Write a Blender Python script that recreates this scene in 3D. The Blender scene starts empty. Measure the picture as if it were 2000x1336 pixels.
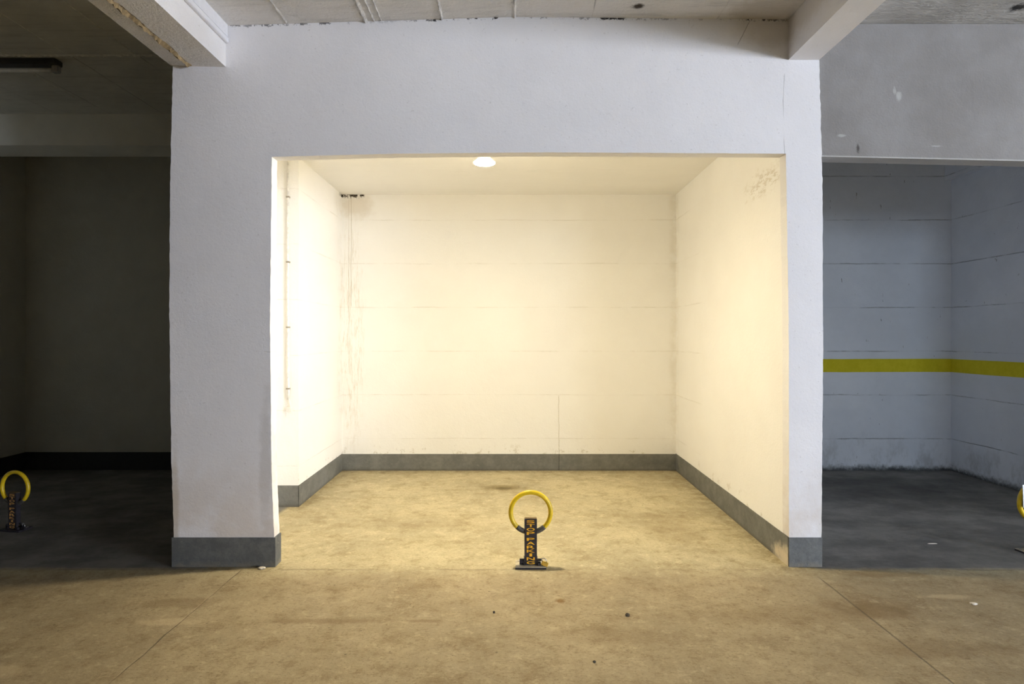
import bpy, bmesh, math, random
from mathutils import Vector, Matrix
from mathutils.geometry import tessellate_polygon

R = math.radians
sc = bpy.context.scene
C = sc.collection
random.seed(7)

# ------------------------------------------------------------------ camera
cam_d = bpy.data.cameras.new('camera')
cam = bpy.data.objects.new('camera', cam_d)
C.objects.link(cam)
cam.location = (0, 0, 1.4)
cam.rotation_euler = (R(90), 0, 0)
cam_d.sensor_width = 36
cam_d.lens = 19.8
cam_d.shift_y = -13 / 2000
cam_d.clip_start = .05
sc.camera = cam

# ------------------------------------------------------------------ world, daylight, exposure
w = bpy.data.worlds.new('world'); sc.world = w; w.use_nodes = True
w.node_tree.nodes['Background'].inputs[0].default_value = (.62, .76, 1, 1)
w.node_tree.nodes['Background'].inputs[1].default_value = 1.0

def area_light(name, loc, target, sx, sy, power, color, shape='RECTANGLE', parent=None):
    d = bpy.data.lights.new(name, 'AREA'); d.shape = shape; d.size = sx
    if shape == 'RECTANGLE': d.size_y = sy
    d.energy = power; d.color = color
    o = bpy.data.objects.new(name, d); C.objects.link(o)
    o.location = loc
    o.rotation_euler = (Vector(target) - Vector(loc)).to_track_quat('-Z', 'Y').to_euler()
    if parent: o.parent = parent
    return o
# daylight coming in through the open garage doorway behind and to the right
area_light('doorway_daylight', (13.0, -5.0, 1.25), (1.0, 3.4, 1.6), 4.2, 2.3, 1930, (.80, .86, 1.0))
# added fill lamp for the right bay, in a made-up opening behind the camera
area_light('right_bay_fill', (5.2, -5.2, 2.1), (3.3, 3.4, 1.3), 1.6, 1.4, 140, (.64, .80, 1.0))

LAMP = 1300     # radiance of the alcove lamp's diffuser
vs = sc.view_settings
vs.view_transform = 'Standard'; vs.look = 'None'; vs.exposure = 0; vs.gamma = 1
vs.use_curve_mapping = False
sc.cycles.use_denoising = True
sc.cycles.max_bounces = 9
sc.cycles.diffuse_bounces = 8
sc.cycles.glossy_bounces = 2
sc.cycles.caustics_reflective = False; sc.cycles.caustics_refractive = False
sc.cycles.use_adaptive_sampling = True; sc.cycles.adaptive_threshold = .10; sc.cycles.adaptive_min_samples = 12
sc.cycles.sample_clamp_indirect = 8

# ------------------------------------------------------------------ node helpers
class G:
    def __init__(s, name):
        s.m = bpy.data.materials.new(name); s.m.use_nodes = True
        s.t = s.m.node_tree; s.n = s.t.nodes; s.l = s.t.links
        s.bsdf = s.n['Principled BSDF']
        s.co = s.n.new('ShaderNodeTexCoord').outputs['Object']
        sep = s.n.new('ShaderNodeSeparateXYZ'); s.l.new(s.co, sep.inputs[0])
        s.x, s.y, s.z = sep.outputs
    def put(s, v, i):
        if isinstance(v, (int, float)): i.default_value = v
        elif isinstance(v, (tuple, list)): i.default_value = tuple(v) + ((1,) if len(v) == 3 and len(i.default_value) == 4 else ())
        else: s.l.new(v, i)
    def m_(s, op, a, b=0, c=0):
        n = s.n.new('ShaderNodeMath'); n.operation = op
        s.put(a, n.inputs[0]); s.put(b, n.inputs[1]); s.put(c, n.inputs[2])
        return n.outputs[0]
    def noise(s, scale, detail=4, rough=.6, stretch=(1, 1, 1), offset=(0, 0, 0)):
        mp = s.n.new('ShaderNodeMapping'); s.l.new(s.co, mp.inputs[0])
        mp.inputs['Scale'].default_value = stretch; mp.inputs['Location'].default_value = offset
        n = s.n.new('ShaderNodeTexNoise'); s.l.new(mp.outputs[0], n.inputs['Vector'])
        n.inputs['Scale'].default_value = scale; n.inputs['Detail'].default_value = detail
        n.inputs['Roughness'].default_value = rough
        return n.outputs[0]
    def shared(s, scale):
        """one cheap noise per scale, shared by all the blobs of a material"""
        if not hasattr(s, '_sh'): s._sh = {}
        k = min((3, 7, 12, 22, 40), key=lambda q: abs(math.log(q / scale)))
        if k not in s._sh: s._sh[k] = s.noise(k, 4, .7)
        return s._sh[k]
    def ramp(s, v, a, b, lo=0, hi=1, smooth=True):
        n = s.n.new('ShaderNodeMapRange'); n.interpolation_type = 'SMOOTHSTEP' if smooth else 'LINEAR'
        s.put(v, n.inputs[0]); s.put(a, n.inputs[1]); s.put(b, n.inputs[2]); s.put(lo, n.inputs[3]); s.put(hi, n.inputs[4])
        return n.outputs[0]
    def mix(s, f, a, b, mode='MIX'):
        n = s.n.new('ShaderNodeMix'); n.data_type = 'RGBA'; n.blend_type = mode
        s.put(f, n.inputs[0]); s.put(a, n.inputs[6]); s.put(b, n.inputs[7])
        return n.outputs[2]
    def mul(s, *v):
        r = v[0]
        for q in v[1:]: r = s.m_('MULTIPLY', r, q)
        return r
    def blob(s, axes, centre, radii, wob=.35, nscale=14):
        """soft patch with a noisy rim; axes e.g. 'xz'"""
        d = 0
        for ax, c, r in zip(axes, centre, radii):
            q = s.m_('DIVIDE', s.m_('SUBTRACT', getattr(s, ax), c), r)
            q = s.m_('MULTIPLY', q, q)
            d = q if d == 0 else s.m_('ADD', d, q)
        d = s.m_('SQRT', d)
        n = s.m_('MULTIPLY', s.m_('SUBTRACT', s.shared(nscale), .5), wob * 4)
        return s.ramp(s.m_('ADD', d, n), .35, 1.05, 1, 0)
    def line(s, ax, at, width, wob=0, nscale=6, across=None):
        """thin line where coordinate ax == at"""
        c = getattr(s, ax) if isinstance(ax, str) else ax
        if wob: c = s.m_('ADD', c, s.m_('MULTIPLY', s.m_('SUBTRACT', s.noise(nscale, 3, .6), .5), wob))
        d = s.m_('ABSOLUTE', s.m_('SUBTRACT', c, at))
        return s.ramp(d, width * .4, width, 1, 0)
    def between(s, ax, a, b, soft=.01):
        c = getattr(s, ax)
        return s.mul(s.ramp(c, a - soft, a + soft), s.ramp(c, b - soft, b + soft, 1, 0))
    def mx(s, a, b): return s.m_('MAXIMUM', a, b)
    def done(s, col, rough=.9, bumps=(), spec=.25):
        s.put(col, s.bsdf.inputs['Base Color']); s.put(rough, s.bsdf.inputs['Roughness'])
        s.bsdf.inputs['Specular IOR Level'].default_value = spec
        prev = None
        for h, st, dist in bumps:
            b = s.n.new('ShaderNodeBump'); s.put(h, b.inputs['Height'])
            b.inputs['Strength'].default_value = st; b.inputs['Distance'].default_value = dist
            if prev: s.l.new(prev, b.inputs['Normal'])
            prev = b.outputs[0]
        if prev: s.l.new(prev, s.bsdf.inputs['Normal'])
        return s.m

WHITE = (.80, .80, .81)

def shutter_lines(g, strength=.6, seed=0):
    """the horizontal board marks left in the poured walls, one every 45 cm"""
    zz = g.m_('ADD', g.z, g.m_('MULTIPLY', g.m_('SUBTRACT', g.noise(3, 5, .7, offset=(seed, 0, 0)), .5), .022))
    f = g.m_('FRACT', g.m_('ADD', g.m_('DIVIDE', g.m_('SUBTRACT', zz, .33), .453), 4.5))
    d = g.m_('MULTIPLY', g.m_('ABSOLUTE', g.m_('SUBTRACT', f, .5)), .453)
    ln = g.ramp(d, .002, .0065, 1, 0)
    part = g.ramp(g.noise(2.3, 4, .7, (1, 1, .6), (seed, 5, 1)), .42, .62, .12, 1)
    return g.mul(ln, part, strength)

def wall_front_mat():
    g = G('grey_white_painted_concrete')
    mott = g.noise(1.6, 5, .6)
    col = g.mix(g.ramp(mott, .3, .7), (.81, .80, .805), (.86, .85, .855))
    # grime and painted-in warm floor bounce on the lower pillar, rubbed corner and hairline cracks beside the right pillar
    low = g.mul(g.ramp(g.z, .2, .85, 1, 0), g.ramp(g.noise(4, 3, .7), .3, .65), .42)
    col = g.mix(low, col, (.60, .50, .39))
    edge = g.mul(g.blob('xz', (-1.49, .62), (.05, .55), .3), .30)
    col = g.mix(edge, col, (.40, .37, .33))
    col = g.mix(g.mul(g.blob('xz', (-2.04, .35), (.035, .45), .3), .45), col, (.45, .36, .22))
    col = g.mix(g.mul(g.blob('xz', (1.60, 3.28), (.28, .16), .25, 5), .35), col, (.50, .42, .28))
    cr = g.mul(g.line('x', 1.645, .003, .05, 2.5), g.between('z', 2.45, 2.98), g.ramp(g.noise(3, 3, .6), .4, .6))
    diag = g.m_('ADD', g.x, g.m_('MULTIPLY', g.z, -.5))
    cr2 = g.mul(g.line(diag, -.215, .003, .02), g.between('z', 3.16, 3.30), g.between('x', 1.3, 1.5))
    cr3 = g.mul(g.line('z', 1.30, .003, .015, 5), g.between('x', -1.5, -1.40), .6)
    crk = g.mx(g.mx(cr, cr2), cr3)
    col = g.mix(g.mul(crk, .55), col, (.22, .20, .18))
    # black crumbly gap where the wall meets the slab
    zt = g.m_('SUBTRACT', g.m_('SUBTRACT', 3.326, g.m_('MULTIPLY', g.m_('MAXIMUM', g.m_('MULTIPLY', g.x, -1), 0), .030)), g.m_('MULTIPLY', g.m_('MAXIMUM', g.x, 0), .009))
    below = g.m_('SUBTRACT', zt, g.z)
    gap = g.mul(g.ramp(g.m_('ADD', below, g.m_('MULTIPLY', g.m_('SUBTRACT', g.noise(40, 4, .75), .5), .05)), .014, .006, 0, 1),
                g.ramp(g.noise(16, 3, .8, offset=(3, 0, 0)), .50, .57), g.ramp(g.noise(1.7, 2, .5, offset=(3, 0, 0)), .38, .55, .25, 1), g.ramp(g.y, 3.40, 3.405), g.ramp(g.x, 1.66, 1.67, 1, 0))
    col = g.mix(gap, col, (.035, .03, .03))
    pits = g.mul(g.ramp(g.noise(60, 2, .5), .30, .26), .3)
    h = g.m_('ADD', g.noise(9, 5, .7), g.m_('MULTIPLY', g.noise(90, 3, .6), .35))
    return g.done(g.mix(pits, col, (.5, .48, .46)), .85, [(h, .22, .012), (crk, .5, -.004)])

def alcove_mat():
    g = G('cream_lit_painted_concrete')
    mott = g.noise(1.3, 5, .6)
    col = g.mix(g.ramp(mott, .3, .7), (.87, .855, .82), (.90, .89, .86))
    ln = g.mul(shutter_lines(g, .45), g.mx(g.ramp(g.y, 4.95, 5.15), g.ramp(g.x, 1.6, 1.55)))
    # vertical casting joint low on the back wall
    vj = g.mul(g.line('x', .486, .005, .03, 5), g.ramp(g.z, .75, .80, 1, 0), g.ramp(g.y, 5.7, 5.8), g.ramp(g.noise(6, 4, .7), .38, .5))
    vj2 = g.mul(g.line('x', -1.665, .004, .01, 5), g.between('z', 1.7, 2.84), g.ramp(g.y, 5.7, 5.8))
    vj3 = g.mul(g.line('x', -1.69, .0035, .012, 5), g.between('z', 1.2, 2.84), g.ramp(g.y, 5.7, 5.8), .7)
    lines = g.mx(g.mx(ln, vj), g.mx(vj2, vj3))
    col = g.mix(g.mul(lines, .42), col, (.42, .36, .24))
    # damp streaks down the left corner
    st = g.mul(g.blob('xz', (-1.66, 1.35), (.16, 1.5), .22, 6), g.ramp(g.noise(10, 3, .8, (6, 1, .6)), .45, .68), g.ramp(g.y, 5.6, 5.8), .40)
    col = g.mix(st, col, (.50, .41, .25))
    st2 = g.mul(g.blob('xz', (-1.62, 2.74), (.22, .17), .3, 8), g.ramp(g.y, 5.5, 5.8), .32)
    col = g.mix(st2, col, (.52, .42, .26))
    crn = g.mul(g.line('x', 1.70, .10, .05, 4), g.ramp(g.y, 5.70, 5.80), g.ramp(g.noise(7, 4, .7), .35, .65), .16)
    col = g.mix(crn, col, (.55, .45, .28))
    mould = g.mul(g.ramp(g.m_('ADD', g.z, g.m_('MULTIPLY', g.m_('SUBTRACT', g.noise(22, 5, .8), .5), .13)), 2.822, 2.836),
                  g.between('x', -1.79, -1.53, .012), g.ramp(g.noise(24, 4, .8, offset=(2, 2, 2)), .44, .50), g.ramp(g.y, 5.7, 5.8))
    col = g.mix(mould, col, (.045, .03, .015))
    # peeling paint near the lintel on the right wall
    pl = g.mul(g.blob('yz', (3.75, 2.42), (.34, .11), .4, 10), g.ramp(g.x, 1.6, 1.65), g.ramp(g.noise(14, 3, .8, (1, 1, 3)), .48, .56), .4)
    col = g.mix(pl, col, (.45, .37, .22))
    sk = g.mul(g.ramp(g.z, .19, .30, 1, 0), g.ramp(g.noise(8, 3, .8), .58, .66), .35)
    col = g.mix(sk, col, (.40, .34, .22))
    h = g.m_('ADD', g.noise(7, 5, .7), g.m_('MULTIPLY', g.noise(80, 3, .6), .3))
    return g.done(col, .85, [(h, .35, .012), (lines, .6, -.005), (pl, .5, -.003)])

def bay_mat(name, lo, hi, stripe=False, boards=1):
    g = G(name)
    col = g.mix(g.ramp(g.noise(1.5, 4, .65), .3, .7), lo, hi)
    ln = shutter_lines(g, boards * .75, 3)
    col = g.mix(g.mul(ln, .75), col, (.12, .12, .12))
    if stripe:
        wz = g.m_('ADD', g.z, g.m_('MULTIPLY', g.m_('SUBTRACT', g.noise(1.5, 3, .6), .5), .012))
        yb = g.mul(g.ramp(wz, 1.018, 1.022), g.ramp(wz, 1.154, 1.158, 1, 0))
        col = g.mix(yb, col, g.mix(g.ramp(g.noise(9, 3, .7), .3, .7), (.62, .53, .015), (.70, .60, .03)))
        low = g.mul(g.ramp(g.m_('ADD', g.z, g.m_('MULTIPLY', g.m_('SUBTRACT', g.noise(10, 6, .8), .5), .14)), .0, .075, 1, 0), .92)
        col = g.mix(low, col, (.035, .035, .03))
        d2 = g.mul(g.ramp(g.z, .05, .5, 1, 0), g.ramp(g.noise(5, 4, .8, (1, 1, .5)), .45, .7), .4)
        col = g.mix(d2, col, (.22, .22, .2))
        sc_ = g.mul(g.ramp(g.noise(26, 3, .7, (1, 1, .3)), .70, .74), .6)
        col = g.mix(sc_, col, (.12, .12, .12))
    h = g.m_('ADD', g.noise(7, 5, .7), g.m_('MULTIPLY', g.noise(80, 3, .6), .3))
    return g.done(col, .85, [(h, .4, .012), (ln, .7, -.006)])

def skirt_mat():
    g = G('worn_grey_skirting_paint')
    col = g.mix(g.ramp(g.noise(9, 4, .75), .35, .7), (.105, .113, .112), (.16, .166, .16))
    sc_ = g.ramp(g.noise(22, 4, .8, (1, 1, 2)), .60, .70)
    col = g.mix(g.mul(sc_, .55), col, (.26, .25, .22))
    dust = g.mul(g.ramp(g.z, .0, .045, 1, 0), g.ramp(g.noise(16, 4, .7), .35, .6), .5)
    col = g.mix(dust, col, (.26, .22, .15))
    return g.done(col, .6, [(g.noise(30, 6, .7), .5, .008)], .4)

def alcove_skirt_mat():
    g = G('dusty_grey_skirting_paint')
    col = g.mix(g.ramp(g.noise(9, 4, .75), .35, .7), (.155, .155, .14), (.21, .21, .19))
    sc_ = g.ramp(g.noise(22, 4, .8, (1, 1, 2)), .60, .70)
    col = g.mix(g.mul(sc_, .5), col, (.32, .30, .26))
    vj = g.mul(g.line('x', .486, .008, .03, 5), g.ramp(g.y, 5.7, 5.8))
    col = g.mix(g.mul(vj, .6), col, (.07, .07, .06))
    dust = g.mul(g.ramp(g.z, .0, .03, 1, 0), .5)
    col = g.mix(dust, col, (.09, .07, .04))
    # chipped, bare foot at the front end of the right wall
    chip = g.mul(g.blob('yz', (3.44, .03), (.22, .09), .35, 14), g.ramp(g.x, 1.6, 1.62))
    col = g.mix(chip, col, (.62, .54, .40))
    return g.done(col, .7, [(g.noise(30, 6, .7), .5, .008)], .3)

def floor_mat():
    g = G('dusty_concrete_floor')
    n1 = g.noise(1.1, 7, .68); n2 = g.noise(4.2, 6, .74, (1, 1.15, 1), (4, 1, 0)); n3 = g.noise(26, 4, .75)
    col = g.mix(g.ramp(n1, .32, .68), (.330, .292, .232), (.455, .408, .325))
    col = g.mix(g.mul(g.ramp(n2, .49, .68), .55), col, (.245, .195, .135))
    col = g.mix(g.mul(g.ramp(n2, .42, .28), .45), col, (.54, .495, .41))
    col = g.mix(g.mul(g.ramp(n3, .55, .72), .38), col, (.20, .165, .12))
    n5 = g.noise(12, 5, .78, (1, 1.2, 1), (1, 8, 0))
    col = g.mix(g.mul(g.ramp(n5, .52, .65), .46), col, (.215, .165, .105))
    col = g.mix(g.mul(g.ramp(n5, .46, .35), .50), col, (.56, .51, .42))
    n6 = g.noise(55, 3, .8, (1, 1.6, 1))
    col = g.mix(g.mul(g.ramp(n6, .54, .66), g.ramp(n1, .3, .6, .25, .6)), col, (.19, .15, .10))
    col = g.mix(g.mul(g.ramp(n6, .44, .34), .35), col, (.58, .53, .45))
    # scuffed tyre sweep
    scr = g.mul(g.ramp(g.noise(9, 3, .75, (7, .7, 1)), .60, .68), g.blob('xy', (-.75, 3.05), (.55, .75), .2, 4), .35)
    col = g.mix(scr, col, (.22, .16, .09))
    for c, r, a in (((1.45, 2.83), (.75, .16), .35), ((-.9, 2.76), (.42, .035), .5), ((-.45, 2.76), (.13, .02), .5),
                    ((1.86, 2.88), (.26, .12), .5), ((1.85, 2.52), (.5, .1), .4), ((-1.75, 2.95), (.3, .07), .45), ((.5, 2.62), (.5, .10), .3),
                    ((-.5, 4.2), (.7, .25), .18), ((1.15, 4.1), (.30, .55), .30), ((.9, 2.2), (.6, .1), .25), ((2.15, 3.30), (.35, .06), .5), ((3.0, 3.05), (.6, .08), .35)):
        col = g.mix(g.mul(g.blob('xy', c, r, .4, 7), a), col, (.20, .145, .085))
    for c, r, a in (((-1.7, 2.75), (.22, .05), .5), ((2.35, 3.02), (.22, .035), .5), ((-2.2, 2.35), (.25, .06), .4)):
        col = g.mix(g.mul(g.blob('xy', c, r, .45, 9), a), col, (.62, .55, .45))
    # oil drip near the back wall
    oil = g.blob('xy', (-.085, 5.18), (.27, .12), .3, 9)
    col = g.mix(g.mul(oil, .60), col, (.14, .10, .035))
    col = g.mix(g.mul(g.blob('xy', (-.07, 5.15), (.10, .06), .3, 20), .5), col, (.05, .035, .01))
    col = g.mix(g.mul(g.blob('xy', (.255, 2.97), (.035, .03), .3, 20), .75), col, (.20, .11, .03))
    # dirt along the wall feet
    f1 = g.mul(g.ramp(g.y, 5.66, 5.83), .5, g.ramp(g.noise(12, 3, .8), .35, .6))
    f2 = g.mul(g.ramp(g.x, 1.40, 1.69), g.ramp(g.x, 1.69, 1.70, 1, 0), g.ramp(g.y, 3.4, 3.5), .42, g.ramp(g.noise(9, 3, .8), .42, .6))
    f3 = g.mul(g.ramp(g.x, -1.55, -1.76, 0, 1), g.ramp(g.x, -1.80, -1.79), g.ramp(g.y, 4.4, 4.6), .4, g.ramp(g.noise(9, 3, .8), .42, .6))
    f4 = g.mul(g.ramp(g.y, 3.30, 3.40), g.between('y', 3.2, 3.412), g.mx(g.between('x', -2.1, -1.38), g.between('x', 1.62, 2.3)), .6, g.ramp(g.noise(9, 3, .8), .36, .55))
    for f in (f1, f2, f3, f4): col = g.mix(f, col, (.17, .125, .07))
    # darker floors of the two side bays
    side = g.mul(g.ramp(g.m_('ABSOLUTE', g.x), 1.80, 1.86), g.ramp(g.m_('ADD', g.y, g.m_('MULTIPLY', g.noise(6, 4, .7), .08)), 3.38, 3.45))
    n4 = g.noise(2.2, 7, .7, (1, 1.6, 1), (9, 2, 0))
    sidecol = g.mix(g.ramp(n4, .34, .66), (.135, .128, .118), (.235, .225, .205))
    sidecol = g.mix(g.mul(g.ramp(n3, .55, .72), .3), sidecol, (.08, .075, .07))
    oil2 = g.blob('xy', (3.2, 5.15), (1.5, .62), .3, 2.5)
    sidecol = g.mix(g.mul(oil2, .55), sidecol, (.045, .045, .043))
    # separate pours; hall painted darker, alcove lighter, to carry the light falloff
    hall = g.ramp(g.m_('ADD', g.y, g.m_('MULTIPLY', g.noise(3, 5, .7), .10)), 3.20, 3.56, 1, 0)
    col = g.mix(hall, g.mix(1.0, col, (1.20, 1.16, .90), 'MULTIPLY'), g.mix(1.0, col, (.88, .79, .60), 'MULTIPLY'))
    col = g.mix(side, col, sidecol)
    # expansion joints, pour line and hairlines
    jn = g.mx(g.mul(g.line('x', 1.775, .006, .012, 3), g.ramp(g.y, 3.2, 3.3, 1, 0)), g.mul(g.line('x', -1.62, .005, .03, 3), g.ramp(g.y, 3.3, 3.38, 1, 0), g.ramp(g.noise(2.5, 4, .7), .40, .55, .25, 1)))
    jy = g.mul(g.line('y', 3.365, .011, .02, 4), g.ramp(g.noise(2, 3, .7), .42, .62, .0, .55))
    jn = g.mx(jn, jy)
    col = g.mix(g.mul(jn, .62), col, (.11, .085, .055))
    v = g.n.new('ShaderNodeTexVoronoi'); v.inputs['Scale'].default_value = 14; g.l.new(g.co, v.inputs['Vector'])
    sp = g.mul(g.ramp(v.outputs['Distance'], .05, .10, 1, 0), g.ramp(g.noise(5, 2, .5, offset=(7, 7, 7)), .55, .62))
    col = g.mix(g.mul(sp, .65), col, (.10, .075, .045))
    h = g.m_('ADD', g.noise(6, 5, .75), g.m_('MULTIPLY', n3, .3))
    return g.done(col, g.ramp(n2, .3, .7, .62, .9), [(h, .45, .012), (jn, .6, -.006)], .3)

def ceiling_mat(name, lo, hi, seams, rough=1):
    g = G(name)
    col = g.mix(g.ramp(g.noise(2, 4, .65), .3, .7), lo, hi)
    col = g.mix(g.mul(g.ramp(g.noise(3, 4, .8, (.5, 6, 1)), .50, .70), .35 * rough), col, tuple(c * .62 for c in lo))
    ln = 0
    for sx in seams:
        q = g.mul(g.line('x', sx, .006, .03, 3), g.ramp(g.noise(3, 3, .7, offset=(sx, 0, 0)), .4, .6, .2, 1))
        ln = q if ln == 0 else g.mx(ln, q)
    if ln != 0: col = g.mix(g.mul(ln, .5), col, tuple(c * .35 for c in lo))
    hole = g.mul(g.blob('xy', (2.95, 3.28), (.07, .05), .4, 20), .95)
    col = g.mix(hole, col, (.01, .01, .01))
    brk = g.mul(g.blob('xy', (.735, 3.285), (.050, .030), .3, 22), .96)
    col = g.mix(brk, col, (.05, .035, .02))
    dk = g.mul(g.blob('xy', (1.50, 3.32), (.25, .25), .3, 5), .4)
    col = g.mix(dk, col, (.36, .29, .18))
    h = g.m_('ADD', g.noise(8, 5, .75, (1, 3, 1)), g.m_('MULTIPLY', g.noise(60, 4, .6), .3))
    b = [(h, .7 * rough, .018)]
    if ln != 0: b.append((ln, .6, -.006))
    return g.done(col, .9, b)

def simple(name, col, rough=.5, metal=0, nz=.15, scale=30, spec=.5, bump=.15):
    g = G(name)
    c = g.mix(g.ramp(g.noise(scale, 4, .65), .3, .7), tuple(q * (1 - nz) for q in col), tuple(min(1, q * (1 + nz)) for q in col))
    g.bsdf.inputs['Metallic'].default_value = metal
    return g.done(c, rough, [(g.noise(scale * 3, 3, .6), bump, .002)] if bump else (), spec)

def beam_mat():
    g = G('painted_concrete_beam')
    col = g.mix(g.ramp(g.noise(1.6, 3, .6), .3, .7), (.78, .76, .74), (.86, .85, .845))
    rough_patch = g.mul(g.ramp(g.m_('ADD', g.x, g.m_('MULTIPLY', g.noise(8, 5, .7), .05)), -1.93, -1.92, 1, 0), .0)
    pits = g.mul(g.ramp(g.noise(40, 4, .7), .33, .28), .5)
    col = g.mix(pits, col, (.42, .37, .28))
    seam = g.mul(g.line('x', -1.945, .016, .06, 6), g.ramp(g.noise(14, 3, .8), .36, .55), g.ramp(g.z, 3.03, 3.035, 1, 0))
    col = g.mix(g.mul(seam, .8), col, (.42, .29, .12))
    h = g.m_('ADD', g.noise(9, 5, .75), g.m_('MULTIPLY', g.noise(70, 4, .6), .35))
    return g.done(col, .85, [(h, .6, .016), (seam, .8, -.01)])

# ------------------------------------------------------------------ mesh helpers
def link(name, bm, mat, parent=None, smooth=False, kind=None):
    me = bpy.data.meshes.new(name)
    bmesh.ops.recalc_face_normals(bm, faces=bm.faces)
    bm.to_mesh(me); bm.free()
    if smooth:
        for p in me.polygons: p.use_smooth = True
    o = bpy.data.objects.new(name, me); C.objects.link(o)
    me.materials.append(mat)
    if parent: o.parent = parent
    if kind: o['kind'] = kind
    return o

def hexa(bm, pts):
    """eight corners: bottom ring of four, then the top ring"""
    v = [bm.verts.new(p) for p in pts]
    for f in ((0, 1, 2, 3), (4, 5, 6, 7), (0, 1, 5, 4), (1, 2, 6, 5), (2, 3, 7, 6), (3, 0, 4, 7)):
        bm.faces.new([v[i] for i in f])
    return v

def box(bm, x0, x1, y0, y1, z0, z1):
    return hexa(bm, [(x0, y0, z0), (x1, y0, z0), (x1, y1, z0), (x0, y1, z0), (x0, y0, z1), (x1, y0, z1), (x1, y1, z1), (x0, y1, z1)])

def boxes(name, lst, mat, parent=None, kind=None, bevel=0):
    bm = bmesh.new()
    for b in lst: box(bm, *b)
    if bevel:
        bmesh.ops.bevel(bm, geom=list(bm.edges), offset=bevel, segments=2, affect='EDGES', profile=.6)
    return link(name, bm, mat, parent, False, kind)

def quadprism(name, foot, z0, z1, mat, kind=None):
    bm = bmesh.new()
    hexa(bm, [(x, y, z0) for x, y in foot] + [(x, y, z1) for x, y in foot])
    return link(name, bm, mat, None, False, kind)

def jitter_line(a, b, step, amp, rnd):
    a = Vector(a); b = Vector(b); n = max(1, int((b - a).length / step))
    d = (b - a).normalized(); p = Vector((-d.y, d.x))
    out = []; v = 0
    for i in range(n):
        v = v * .35 + rnd.uniform(-amp, amp)
        out.append(a + (b - a) * i / n + (p * v if i else Vector((0, 0))))
    return out

def outline_slab(name, pts, amps, y0, y1, mat, kind='structure'):
    """an upright slab from its outline in x,z; hand-plastered edges waver a little"""
    rnd = random.Random(3)
    out = []
    for i, p in enumerate(pts):
        q = pts[(i + 1) % len(pts)]
        out += jitter_line(p, q, .025, amps[i], rnd) if amps[i] else [Vector(p)]
    bm = bmesh.new()
    a = [bm.verts.new((p.x, y0, p.y)) for p in out]; b = [bm.verts.new((p.x, y1, p.y)) for p in out]
    n = len(out)
    for t in tessellate_polygon([[Vector((p.x, p.y, 0)) for p in out]]):
        bm.faces.new([a[i] for i in t]); bm.faces.new([b[i] for i in reversed(t)])
    for i in range(n): bm.faces.new((a[i], a[(i + 1) % n], b[(i + 1) % n], b[i]))
    return link(name, bm, mat, None, False, kind)

def cyl(bm, p0, p1, r, seg=20, r1=None, cap=True):
    p0 = Vector(p0); p1 = Vector(p1); d = p1 - p0
    q = d.to_track_quat('Z', 'Y').to_matrix().to_4x4()
    m = Matrix.Translation((p0 + p1) / 2) @ q
    bmesh.ops.create_cone(bm, cap_ends=cap, segments=seg, radius1=r, radius2=r if r1 is None else r1, depth=d.length, matrix=m)

def tube(bm, pts, r, seg=12):
    """swept round tube along points"""
    pts = [Vector(p) for p in pts]; rings = []
    up = Vector((0, 1, 0))
    for i, p in enumerate(pts):
        d = (pts[min(i + 1, len(pts) - 1)] - pts[max(i - 1, 0)]).normalized()
        u = up if abs(d.dot(up)) < .95 else Vector((1, 0, 0))
        s = d.cross(u).normalized(); t = s.cross(d).normalized()
        rings.append([bm.verts.new(p + s * math.cos(a) * r + t * math.sin(a) * r) for a in [2 * math.pi * k / seg for k in range(seg)]])
    for a, b in zip(rings, rings[1:]):
        for k in range(seg): bm.faces.new((a[k], a[(k + 1) % seg], b[(k + 1) % seg], b[k]))
    bm.faces.new(rings[0]); bm.faces.new(list(reversed(rings[-1])))

def thing(name, label, cat, loc=(0, 0, 0), rz=0, group=None):
    o = bpy.data.objects.new(name, None); C.objects.link(o)
    o.location = loc; o.rotation_euler = (0, 0, rz); o.empty_display_size = .1
    o['label'] = label; o['category'] = cat
    if group: o['group'] = group
    return o

# ------------------------------------------------------------------ materials
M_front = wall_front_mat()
M_alc = alcove_mat()
M_skirt = skirt_mat(); M_askirt = alcove_skirt_mat()
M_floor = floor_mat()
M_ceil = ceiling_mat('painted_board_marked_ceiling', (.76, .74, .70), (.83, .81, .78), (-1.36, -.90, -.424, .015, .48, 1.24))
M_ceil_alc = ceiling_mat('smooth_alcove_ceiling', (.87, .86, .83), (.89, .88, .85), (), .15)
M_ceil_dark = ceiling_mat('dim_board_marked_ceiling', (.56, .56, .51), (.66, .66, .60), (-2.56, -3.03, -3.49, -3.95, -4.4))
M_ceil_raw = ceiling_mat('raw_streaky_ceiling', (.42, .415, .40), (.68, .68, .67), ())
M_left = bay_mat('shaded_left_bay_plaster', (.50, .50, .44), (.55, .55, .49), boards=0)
M_lbeam = bay_mat('lightened_cross_beam_plaster', (.72, .72, .66), (.80, .80, .74), boards=0)  # brighter copy of the left bay plaster, standing in for light on the beam
M_right = bay_mat('scuffed_right_bay_plaster', (.66, .69, .74), (.74, .77, .82), stripe=True)
g = G('grey_lintel_concrete')  # grey concrete, darker than the front wall
lc = g.mix(g.ramp(g.noise(1.5, 4, .65), .3, .7), (.235, .222, .208), (.30, .29, .28))
for c_, r_, a_ in (((2.37, 2.865), (.022, .035), .55), ((2.345, 2.90), (.012, .03), .4), ((2.02, 2.625), (.035, .012), .5), ((2.6, 2.56), (.05, .006), .4)):
    lc = g.mix(g.mul(g.blob('xz', c_, r_, .3, 40), a_), lc, (.55, .54, .52))
lc = g.mix(g.mul(g.blob('xz', (2.12, 2.545), (.012, .035), .4, 40), .8), lc, (.04, .035, .03))
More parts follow.
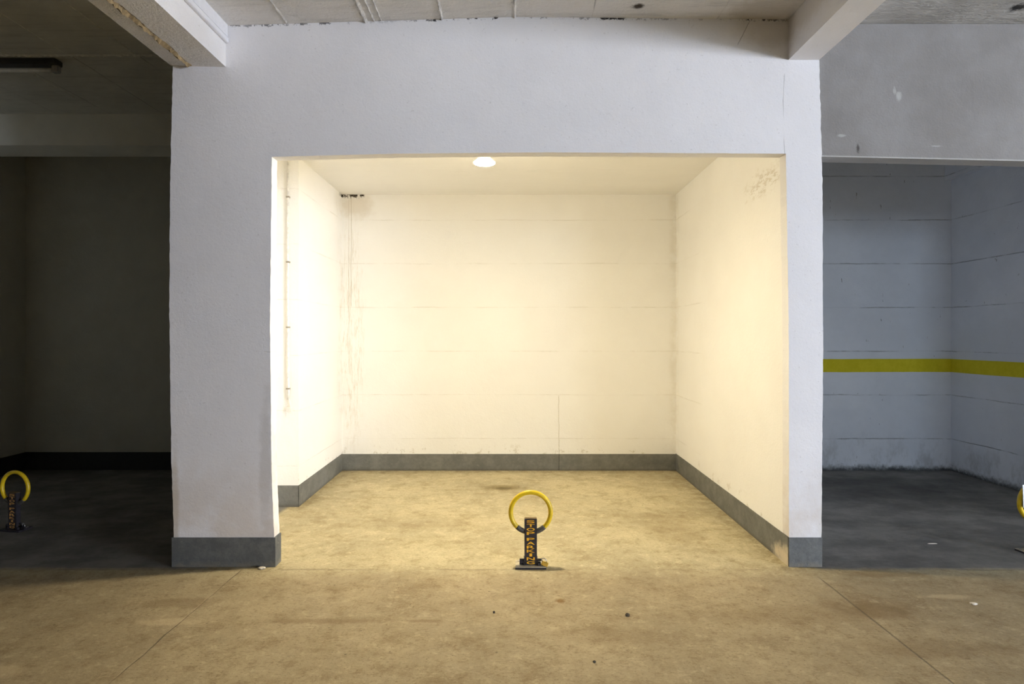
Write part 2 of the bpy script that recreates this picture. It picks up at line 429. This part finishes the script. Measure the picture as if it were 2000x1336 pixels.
lowz = g.m_('ADD', g.z, g.m_('MULTIPLY', g.m_('SUBTRACT', g.x, 1.862), .0222))
lc = g.mix(g.mul(g.ramp(lowz, 2.502, 2.506, 1, 0), g.ramp(g.y, 3.46, 3.455), .6), lc, (.55, .54, .52))
lc = g.mix(g.ramp(g.y, 3.455, 3.46), lc, (.42, .42, .42))
M_rlint = g.done(lc, .9, [(g.m_('ADD', g.noise(7, 5, .7), g.m_('MULTIPLY', g.noise(80, 3, .6), .4)), .5, .012)])
M_beam = beam_mat()
M_far = bay_mat('far_hall_plaster', (.64, .64, .64), (.70, .70, .70))

# ------------------------------------------------------------------ setting
S = 'structure'
def zc(x): return 3.326 - .030 * max(-x, 0) - .009 * max(x, 0)      # the hall slab sags a little to its sides
YF, YR, YB = 3.407, 3.486, 5.83     # front face, back of the thin front wall, back wall
ZC = 3.31
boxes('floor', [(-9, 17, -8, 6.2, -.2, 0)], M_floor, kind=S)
bm = bmesh.new()
for x0, x1 in ((-1.95, 0), (0, 1.80)):
    hexa(bm, [(x0, -8, zc(x0)), (x1, -8, zc(x1)), (x1, YR, zc(x1)), (x0, YR, zc(x0)), (x0, -8, 3.56), (x1, -8, 3.56), (x1, YR, 3.56), (x0, YR, 3.56)])
link('ceiling', bm, M_ceil, None, False, S)
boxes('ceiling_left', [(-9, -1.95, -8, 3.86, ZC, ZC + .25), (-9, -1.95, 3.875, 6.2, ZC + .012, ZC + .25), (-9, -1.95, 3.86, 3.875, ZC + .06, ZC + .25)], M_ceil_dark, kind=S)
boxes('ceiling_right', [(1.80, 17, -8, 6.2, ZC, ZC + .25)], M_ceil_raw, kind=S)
boxes('ceiling_alcove', [(-2.03, 1.80, YR, YB + .1, 2.857, ZC + .25)], M_ceil_alc, kind=S)

# pillars and header of the middle bay in one poured piece
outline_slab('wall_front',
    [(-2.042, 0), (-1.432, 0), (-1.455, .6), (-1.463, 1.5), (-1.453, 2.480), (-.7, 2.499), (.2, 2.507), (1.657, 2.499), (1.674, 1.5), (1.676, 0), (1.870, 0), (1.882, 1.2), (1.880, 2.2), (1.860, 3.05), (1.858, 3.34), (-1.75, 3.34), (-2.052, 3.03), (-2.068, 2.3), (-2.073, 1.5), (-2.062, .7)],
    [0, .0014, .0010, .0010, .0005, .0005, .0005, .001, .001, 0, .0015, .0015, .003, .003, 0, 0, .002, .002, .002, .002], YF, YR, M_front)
# alcove walls
quadprism('wall_right', [(1.676, YR), (1.858, YR), (1.858, YB + .1), (1.697, YB)], 0, 2.857, M_alc, S)
quadprism('wall_left', [(-2.04, 4.597), (-1.743, 4.597), (-1.761, YB), (-2.04, YB + .1)], 0, 2.857, M_alc, S)
boxes('wall_left_recess', [(-2.04, -1.96, YR, 4.597, 0, 2.857)], M_alc, kind=S)
boxes('wall_back', [(-2.04, 1.858, YB, YB + .2, 0, 2.857)], M_alc, kind=S)
# left bay
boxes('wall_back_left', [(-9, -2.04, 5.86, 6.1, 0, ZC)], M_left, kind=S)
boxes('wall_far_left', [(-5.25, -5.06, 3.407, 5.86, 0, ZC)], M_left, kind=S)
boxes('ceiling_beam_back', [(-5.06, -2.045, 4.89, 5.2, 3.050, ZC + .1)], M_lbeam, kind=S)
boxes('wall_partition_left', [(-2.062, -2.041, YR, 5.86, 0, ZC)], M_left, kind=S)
boxes('wall_hall_left', [(-9, -5.25, 3.45, 3.6, 0, ZC), (-9, -8.8, -8, 3.45, 0, ZC)], M_far, kind=S)
# right bay
boxes('wall_back_right', [(1.859, 4.56, YB, 6.1, 0, ZC)], M_right, kind=S)
boxes('wall_far_right', [(4.547, 4.75, 3.56, YB, 0, ZC)], M_right, kind=S)
boxes('ceiling_beam_corner', [(4.478, 4.6, 3.57, YB - .001, 3.006, ZC - .001)], M_right, kind=S)
boxes('wall_partition_right', [(1.8585, 1.862, YR, YB, 0, ZC)], M_rlint, kind=S)  # unseen face given a darker material to cut bounce onto the far right wall
bm = bmesh.new()
hexa(bm, [(1.862, 3.452, 2.496), (4.75, 3.452, 2.432), (4.75, 3.56, 2.432), (1.862, 3.56, 2.496), (1.862, 3.452, ZC - .001), (4.75, 3.452, ZC - .001), (4.75, 3.56, ZC - .001), (1.862, 3.56, ZC - .001)])
link('lintel_right', bm, M_rlint, None, False, S)
boxes('wall_hall_right', [(4.75, 17, 3.45, 3.6, 0, ZC), (16.8, 17, -8, 3.45, 0, ZC)], M_far, kind=S)
# hall behind the camera, with its open garage doorway
boxes('wall_hall_light_baffle', [(1.75, 1.9, -5.3, -0.8, 0, 3.066)], M_far, kind=S)  # unseen wall added to keep the right bay fill out of the left bay
boxes('wall_hall_rear', [(-9, 4.35, -5.5, -5.3, 0, ZC), (4.35, 6.05, -5.5, -5.3, 0, 1.35), (4.35, 6.05, -5.5, -5.3, 2.85, ZC), (6.05, 10.9, -5.5, -5.3, 0, ZC), (10.9, 15.1, -5.5, -5.3, 2.5, ZC), (15.1, 17, -5.5, -5.3, 0, ZC)], M_far, kind=S)
# beams over the pillars running towards the camera
bm = bmesh.new()
hexa(bm, [(-2.075, -5.3, 3.030), (-1.731, -5.3, 3.023), (-1.731, YF - .0005, 3.023), (-2.062, YF - .0005, 3.030),
          (-2.075, -5.3, ZC - .001), (-1.731, -5.3, ZC - .001), (-1.731, YF - .0005, ZC - .001), (-2.062, YF - .0005, ZC - .001)])
link('ceiling_beam_left', bm, M_beam, None, False, S)
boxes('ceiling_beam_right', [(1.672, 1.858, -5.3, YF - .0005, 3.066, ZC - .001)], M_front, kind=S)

# painted skirting bands
T = .004
boxes('baseboard_front_left', [(-2.056, -1.430, YF - T, YR + .003, 0, .178)], M_skirt, kind=S)
boxes('baseboard_front_right', [(1.6745, 1.8745, YF - T, YR, 0, .178)], M_skirt, kind=S)
boxes('baseboard_back', [(-1.761, 1.697, YB - T, YB, 0, .172)], M_askirt, kind=S)
quadprism('baseboard_right', [(1.676 - T, YF + .004), (1.676, YF + .004), (1.697, YB - T), (1.697 - T, YB - T)], 0, .178, M_askirt, S)
quadprism('baseboard_left', [(-1.743, 4.597 - T), (-1.743 + T, 4.597 - T), (-1.761 + T, YB - T), (-1.761, YB - T)], 0, .175, M_askirt, S)
boxes('baseboard_left_end', [(-1.96, -1.743 + T, 4.597 - T, 4.597, 0, .175)], M_askirt, kind=S)
M_bskirt = simple('black_skirting_paint', (.02, .02, .02), .6)
boxes('baseboard_back_left', [(-5.06, -2.062, 5.86 - T, 5.86, 0, .185)], M_bskirt, kind=S)
boxes('baseboard_far_left', [(-5.06, -5.056, 3.41, 5.86 - T, 0, .185)], M_bskirt, kind=S)

# ------------------------------------------------------------------ ceiling seams and patches (raised mortar)
M_mortar = simple('crumbly_ceiling_mortar', (.66, .64, .60), .95, 0, .25, 20)
def ragged_strip(name, p0, p1, wd, ht, mat, seed, down=True, rag=.5, kind=S):
    """a ragged mortar ridge hanging under a slab"""
    rnd = random.Random(seed); p0 = Vector(p0); p1 = Vector(p1)
    n = int((p1 - p0).length / .018); d = (p1 - p0).normalized(); s = Vector((-d.y, d.x, 0))
    bm = bmesh.new(); prev = None; a = b = 0
    for i in range(n + 1):
        c = p0 + (p1 - p0) * i / n
        a = a * .5 + rnd.uniform(-1, 1) * rag * .3; b = b * .5 + rnd.uniform(-1, 1) * rag * .3
        hh = ht * max(.15, .7 + .5 * rnd.uniform(-1, 1))
        row = [bm.verts.new(c + s * (-wd / 2 * (1 + a))), bm.verts.new(c + s * (a * wd * .3) + Vector((0, 0, -hh))), bm.verts.new(c + s * (wd / 2 * (1 + b)))]
        if prev:
            for k in range(2): bm.faces.new((prev[k], prev[k + 1], row[k + 1], row[k]))
            bm.faces.new((prev[2], prev[0], row[0], row[2]))
        else: bm.faces.new(row)
        prev = row
    bm.faces.new(list(reversed(prev)))
    return link(name, bm, mat, None, False, kind)
for k, (sx, wd, ht) in enumerate(((-1.36, .016, .006), (-.885, .03, .012), (-.835, .012, .008), (-.79, .010, .007), (-.424, .022, .010), (.015, .018, .010))):
    ragged_strip('ceiling_seam_strip', (sx, 1.2, zc(sx)), (sx, YF - .002, zc(sx)), wd, ht, M_mortar, k)
M_ridge = simple('pale_ridge_mortar', (.72, .72, .66), .9)
ragged_strip('ceiling_seam_strip', (-4.9, 3.84, ZC), (-2.08, 3.84, ZC), .02, .012, M_ridge, 20)
for k, (sx, ya, yb) in enumerate(((-3.03, 2.2, 3.83), (-3.46, 2.6, 3.83), (-3.53, 4.15, 4.55), (-2.56, 2.4, 3.83))):
    ragged_strip('ceiling_seam_strip', (sx, ya, ZC + (.012 if ya > 4 else 0)), (sx, yb, ZC + (.012 if ya > 4 else 0)), .010, .006, M_ridge, 40 + k)
M_rag = simple('broken_rough_render', (.32, .235, .12), .95, 0, .3, 40)
ragged_strip('ceiling_beam_patch_strip', (-1.955, 1.3, 3.028), (-1.945, YF - .01, 3.028), .028, .020, M_rag, 31, rag=2.2)

# ------------------------------------------------------------------ round ceiling lamp in the alcove
lamp = thing('pendant_lamp', 'small flat round white glowing lamp hanging just behind the lintel of the lit bay', 'lamp', (-.181, 3.68, 2.525))
M_lampbody = simple('white_lamp_plastic', (.85, .85, .84), .4)
g = G('glowing_diffuser'); g.bsdf.inputs['Emission Color'].default_value = (1, .87, .61, 1); g.bsdf.inputs['Emission Strength'].default_value = LAMP
M_glow = g.done((.9, .9, .88), .5)
bm = bmesh.new(); cyl(bm, (0, 0, .0085), (0, 0, .032), .058, 48, .045); link('lamp_housing', bm, M_lampbody, lamp, True)
bm = bmesh.new(); cyl(bm, (0, 0, .030), (0, 0, .322), .008, 12); link('drop_rod', bm, M_lampbody, lamp)
bm = bmesh.new(); cyl(bm, (0, 0, .322), (0, 0, .3315), .035, 32, .035); link('ceiling_rose', bm, M_lampbody, lamp)
bm = bmesh.new(); prof = [(.056, .0080), (.070, .0035), (.069, .0005), (.064, -.002), (.050, -.0045), (.03, -.006), (.0, -.0065)]
rings = [[bm.verts.new((r_ * math.cos(2 * math.pi * k / 40), r_ * math.sin(2 * math.pi * k / 40), z_)) for k in range(40)] for r_, z_ in prof[:-1]]
tip = bm.verts.new((0, 0, prof[-1][1]))
for q1, q2 in zip(rings, rings[1:]):
    for k in range(40): bm.faces.new((q1[k], q1[(k + 1) % 40], q2[(k + 1) % 40], q2[k]))
for k in range(40): bm.faces.new((rings[-1][k], rings[-1][(k + 1) % 40], tip))
bm.faces.new(rings[0])
link('diffuser', bm, M_glow, lamp)

# ------------------------------------------------------------------ conduits and the tube light fitting
M_white_pl = simple('cream_plastic', (.78, .76, .72), .45)
cond = thing('cable_conduit', 'thin cream conduit running down the left alcove wall to a small socket', 'conduit', (-1.822, 4.583, .84))
bm = bmesh.new(); tube(bm, [(0, 0, .035), (.003, 0, 0.10), (0, .0, .25), (-.002, 0, 1.0), (0, 0, 2.016)], .009, 12); link('pipe', bm, M_white_pl, cond, True)
bm = bmesh.new(); tube(bm, [(.018, 0, -.03), (.016, 0, .0), (.004, 0, .045)], .006, 10); link('cable_end', bm, M_white_pl, cond, True)
bm = bmesh.new(); box(bm, -.012, .03, -.012, .012, -.062, -.025); bmesh.ops.bevel(bm, geom=list(bm.edges), offset=.003, segments=2, affect='EDGES'); link('socket_box', bm, M_white_pl, cond)
M_clip = simple('dull_grey_clip', (.30, .27, .22), .5)
for zz in (.12, .62, 1.15, 1.68):
    bm = bmesh.new(); box(bm, -.013, .013, -.0115, .013, zz, zz + .012); link('clip', bm, M_clip, cond)

trunk = thing('cable_trunking', 'white cable trunking along the top of the left ceiling beam', 'trunking', (-1.7305, YF - .003, 3.165))
bm = bmesh.new(); box(bm, .0005, .020, -4.0, 0, 0, .030); bmesh.ops.bevel(bm, geom=list(bm.edges), offset=.003, segments=2, affect='EDGES'); link('trunking_lid', bm, simple('white_trunking', (.80, .80, .82), .5, nz=.03, bump=0), trunk)
bm = bmesh.new(); box(bm, .0005, .014, -4.0, -.0, .034, .115); bmesh.ops.bevel(bm, geom=list(bm.edges), offset=.003, segments=2, affect='EDGES'); link('trunking_body', bm, simple('white_trunking_side', (.78, .78, .80), .5, nz=.03, bump=0), trunk)

fix = thing('tube_light_fitting', 'unlit dark tube light fitting under the ceiling of the dark left bay', 'lamp', (-3.78, 3.93, ZC + .012))
M_dark = simple('dark_fitting_metal', (.05, .05, .048), .5)
bm = bmesh.new(); box(bm, -.62, .62, -.035, .035, -.042, -.001); bmesh.ops.bevel(bm, geom=list(bm.edges), offset=.006, segments=2, affect='EDGES'); link('fitting_body', bm, M_dark, fix)
bm = bmesh.new(); cyl(bm, (-.575, 0, -.072), (.575, 0, -.072), .014, 20); link('glass_tube', bm, simple('dusty_glass_tube', (.42, .40, .32), .3), fix, True)
for sx in (-1, 1):
    bm = bmesh.new(); box(bm, sx * .60 - .025, sx * .60 + .025, -.018, .018, -.092, -.042)
    bmesh.ops.bevel(bm, geom=list(bm.edges), offset=.006, segments=3, affect='EDGES'); link('end_holder', bm, simple('grey_holder', (.28, .28, .27), .5), fix)

# ------------------------------------------------------------------ parking barriers
M_yel = simple('worn_yellow_paint', (.68, .47, .012), .38, 0, .12, 25)
M_blk = simple('black_post_paint', (.028, .024, .028), .45, 0, .3, 40)
M_sleeve = simple('dark_ring_sleeve', (.075, .068, .055), .5, 0, .25, 40)
M_plate = simple('dusty_base_plate', (.50, .44, .32), .7, .0, .2, 30)
M_brass = simple('brass_padlock_metal', (.80, .56, .12), .35, .6, .1, 40)
M_steel = simple('bright_shackle_steel', (.7, .68, .68), .25, .9, .05, 40)
M_txt = simple('orange_yellow_lettering', (.85, .46, .02), .5, 0, .15, 60)
M_txt_pale = simple('faded_orange_lettering', (.62, .34, .10), .6, 0, .25, 60)

def text_mesh(name, letters, z_top, z_bot, y, wid, mat, parent):
    """stacked letters read from top to bottom on the post's front"""
    n = sum(.55 if ch == ' ' else 1 for ch in letters); cell = (z_top - z_bot) / n
    bm = bmesh.new(); z = z_top
    for ch in letters:
        if ch == ' ': z -= cell * .55; continue
        cu = bpy.data.curves.new('letter', 'FONT'); cu.body = ch; cu.align_x = 'CENTER'; cu.size = 1; cu.extrude = .02; cu.offset = .012
        to = bpy.data.objects.new('letter', cu); C.objects.link(to)
        bpy.context.view_layer.update()
        me = to.evaluated_get(bpy.context.evaluated_depsgraph_get()).to_mesh()
        xs = [v.co.x for v in me.vertices]; ys = [v.co.y for v in me.vertices]
        cx = (min(xs) + max(xs)) / 2; ww = max(xs) - min(xs); y0 = min(ys); hh = max(ys) - y0
        base = len(bm.verts)
        tw = wid if ch != 'I' else wid * .34
        h = cell * .76
        vs_ = [bm.verts.new(((v.co.x - cx) / ww * tw, y - .0008 + v.co.z * .02, z - cell + (v.co.y - y0) / hh * h + cell * .12)) for v in me.vertices]
        for p in me.polygons:
            try: bm.faces.new([vs_[i] for i in p.vertices])
            except ValueError: pass
        to.to_mesh_clear() if False else None
        C.objects.unlink(to); bpy.data.objects.remove(to); bpy.data.curves.remove(cu)
        z -= cell
    return link(name, bm, mat, parent)

def ring_part(name, a0, a1, r, R_, cz, mat, parent, yo=0):
    bm = bmesh.new(); n = max(8, int(abs(a1 - a0) / 4))
    tube(bm, [(R_ * math.cos(R(a0 + (a1 - a0) * i / n)), yo, cz + R_ * math.sin(R(a0 + (a1 - a0) * i / n))) for i in range(n + 1)], r, 16)
    return link(name, bm, mat, parent, True)

def barrier(label, loc, rz, txt_mat, plate_mat=None, arc=(-48, 228)):
    t = thing('parking_barrier', label, 'parking barrier', loc, rz, 'fold-down ring barriers at the parking bays')
    # flat steel base with two anchor bolts
    bm = bmesh.new(); box(bm, -.092, .092, -.048, .060, .0, .009); link('base_shadow_layer', bm, M_blk, t)  # black layer standing in for the shadow under the base plate
    bm = bmesh.new(); box(bm, -.092, .092, -.047, .060, .0095, .0135); bmesh.ops.bevel(bm, geom=list(bm.edges), offset=.001, segments=2, affect='EDGES')
    bp = link('base_plate', bm, plate_mat or M_plate, t)
    for sx in (-.07, .072):
        bm = bmesh.new(); cyl(bm, (sx, .04, .0136), (sx, .04, .020), .008, 6); link('anchor_bolt', bm, M_steel, bp)
    # hinge barrel and pin
    bm = bmesh.new(); cyl(bm, (-.067, 0, .030), (-.038, 0, .030), .017, 24); link('hinge_barrel', bm, M_blk, t)
    bm = bmesh.new(); cyl(bm, (.038, .0, .040), (.068, .0, .040), .007, 16); link('hinge_pin', bm, M_sleeve, t)
    bm = bmesh.new()
    bm.free()
    for sx in (-.042, .038):
        bm = bmesh.new(); box(bm, sx, sx + .004, -.022, .024, .014, .054); link('hinge_bracket', bm, M_blk, t)
    bm = bmesh.new(); box(bm, .0425, .060, -.030, .016, .014, .030); link('lock_lug', bm, M_blk, t)
    # square post, top left open
    bm = bmesh.new(); box(bm, -.0375, .0375, -.020, .016, .0145, .292)
    bmesh.ops.bevel(bm, geom=list(bm.edges), offset=.003, segments=2, affect='EDGES')
    post = link('post', bm, M_blk, t)
    bm = bmesh.new(); box(bm, -.0355, .0355, -.018, .014, .2921, .2936); link('post_cap', bm, simple('worn_cap', (.22, .15, .06), .6), post)
    text_mesh('lettering', 'STOP PARKING', .289, .018, -.0202, .048, txt_mat, post)
    # the ring is welded through the post
    cz, RR, r = .327, .121, .014
    ring_part('ring', arc[0], arc[1], r, RR, cz, M_yel, t, .002)
    ring_part('ring_sleeve', arc[1] - 1.5, 360 + arc[0] + 1.5, r + .0012, RR, cz, M_sleeve, t, .002)
    return t

b1 = barrier('yellow ring barrier on a black STOP PARKING post in the bright lit bay', (.113, 3.415, 0), R(0), M_txt)
b2 = barrier('yellow ring barrier in the dark left bay, dim faded lettering', (-3.575, 4.05, 0), R(-10), M_txt_pale, M_blk)
b2.scale = (.93, .93, .93)
b3 = barrier('yellow ring barrier with a white tag, cut by the frame beside the dark right bay', (3.373, 3.62, 0), R(6), M_txt, None, (-60, 241))

pad = thing('padlock', 'small brass padlock hanging at the foot of the lit barrier', 'padlock', (.196, 3.385, .0138), R(-12))
bm = bmesh.new(); box(bm, -.020, .020, -.008, .008, 0.0, .026); bmesh.ops.bevel(bm, geom=list(bm.edges), offset=.003, segments=2, affect='EDGES'); bmesh.ops.rotate(bm, cent=(0, 0, .01), matrix=Matrix.Rotation(R(18), 3, 'Y'), verts=bm.verts)
link('lock_body', bm, M_brass, pad)
bm = bmesh.new(); tube(bm, [(-.010, 0, .022), (-.018, 0, .036), (-.014, 0, .044), (-.002, 0, .046), (.010, 0, .036), (.014, 0, .018)], .003, 10); link('shackle', bm, M_steel, pad, True)

def copy_tree(o, parent=None):
    c = o.copy(); C.objects.link(c); c.parent = parent
    for ch in [q for q in bpy.data.objects if q.parent == o]: copy_tree(ch, c)
    return c

pad2 = copy_tree(pad)
for ch in pad2.children:
    if ch.name.startswith('lock_body'):
        ch.data = ch.data.copy(); ch.data.materials[0] = M_blk
pad2.location = (-3.485, 4.02, .012); pad2.rotation_euler.z = R(-20)
pad2['label'] = 'dark padlock with a bright shackle at the foot of the dark left barrier'

tag_o = boxes('hanging_tag', [(-.050, .050, -.0015, .0015, -.145, 0)], simple('white_tag_plastic', (.80, .86, .90), .5), bevel=.0006)
tag_o.location = (3.294, 3.585, .452); tag_o.rotation_euler = (0, R(-3), R(6))
tag_o['label'] = 'white tag hanging inside the ring of the barrier at the dark right bay'; tag_o['category'] = 'tag'

# ------------------------------------------------------------------ small litter on the floor
def chip(name, label, cat, loc, size, mat, seed, group=None):
    rnd = random.Random(seed); bm = bmesh.new()
    bmesh.ops.create_icosphere(bm, subdivisions=2, radius=1)
    for v in bm.verts:
        k = 1 + rnd.uniform(-.25, .25)
        v.co = Vector((v.co.x * size[0] * k, v.co.y * size[1] * k, (v.co.z + .75) * size[2]))
        v.co.z = max(0, v.co.z)
    o = link(name, bm, mat); o.location = loc; o['label'] = label; o['category'] = cat
    if group: o['group'] = group
    return o
M_peb = simple('dark_pebble', (.07, .055, .035), .9)
M_chip = simple('pale_plaster', (.66, .60, .50), .9)
chip('pebble', 'dark pebble on the bare floor in front of the lit bay, right of the barrier', 'pebble', (.575, 2.81, 0), (.011, .009, .008), M_peb, 1)
chip('pebble', 'tiny dark pebble on the floor in front and left of the lit barrier', 'pebble', (-.091, 2.84, 0), (.006, .006, .006), M_peb, 2)
chip('pebble', 'tiny pebble on the floor in front of the right pillar', 'pebble', (.352, 2.41, 0), (.006, .005, .005), M_peb, 3)
chip('plaster_flake', 'pale plaster flake at the foot of the left pillar', 'flake', (-1.50, 3.375, 0), (.020, .013, .008), M_chip, 4)
chip('plaster_flake', 'whitish flake lying in front of the dark right bay', 'flake', (2.40, 2.93, 0), (.018, .012, .006), M_chip, 5)
chip('plaster_flake', 'thin pale sliver on the dark floor inside the right bay', 'flake', (2.82, 3.78, 0), (.032, .004, .003), M_chip, 6)
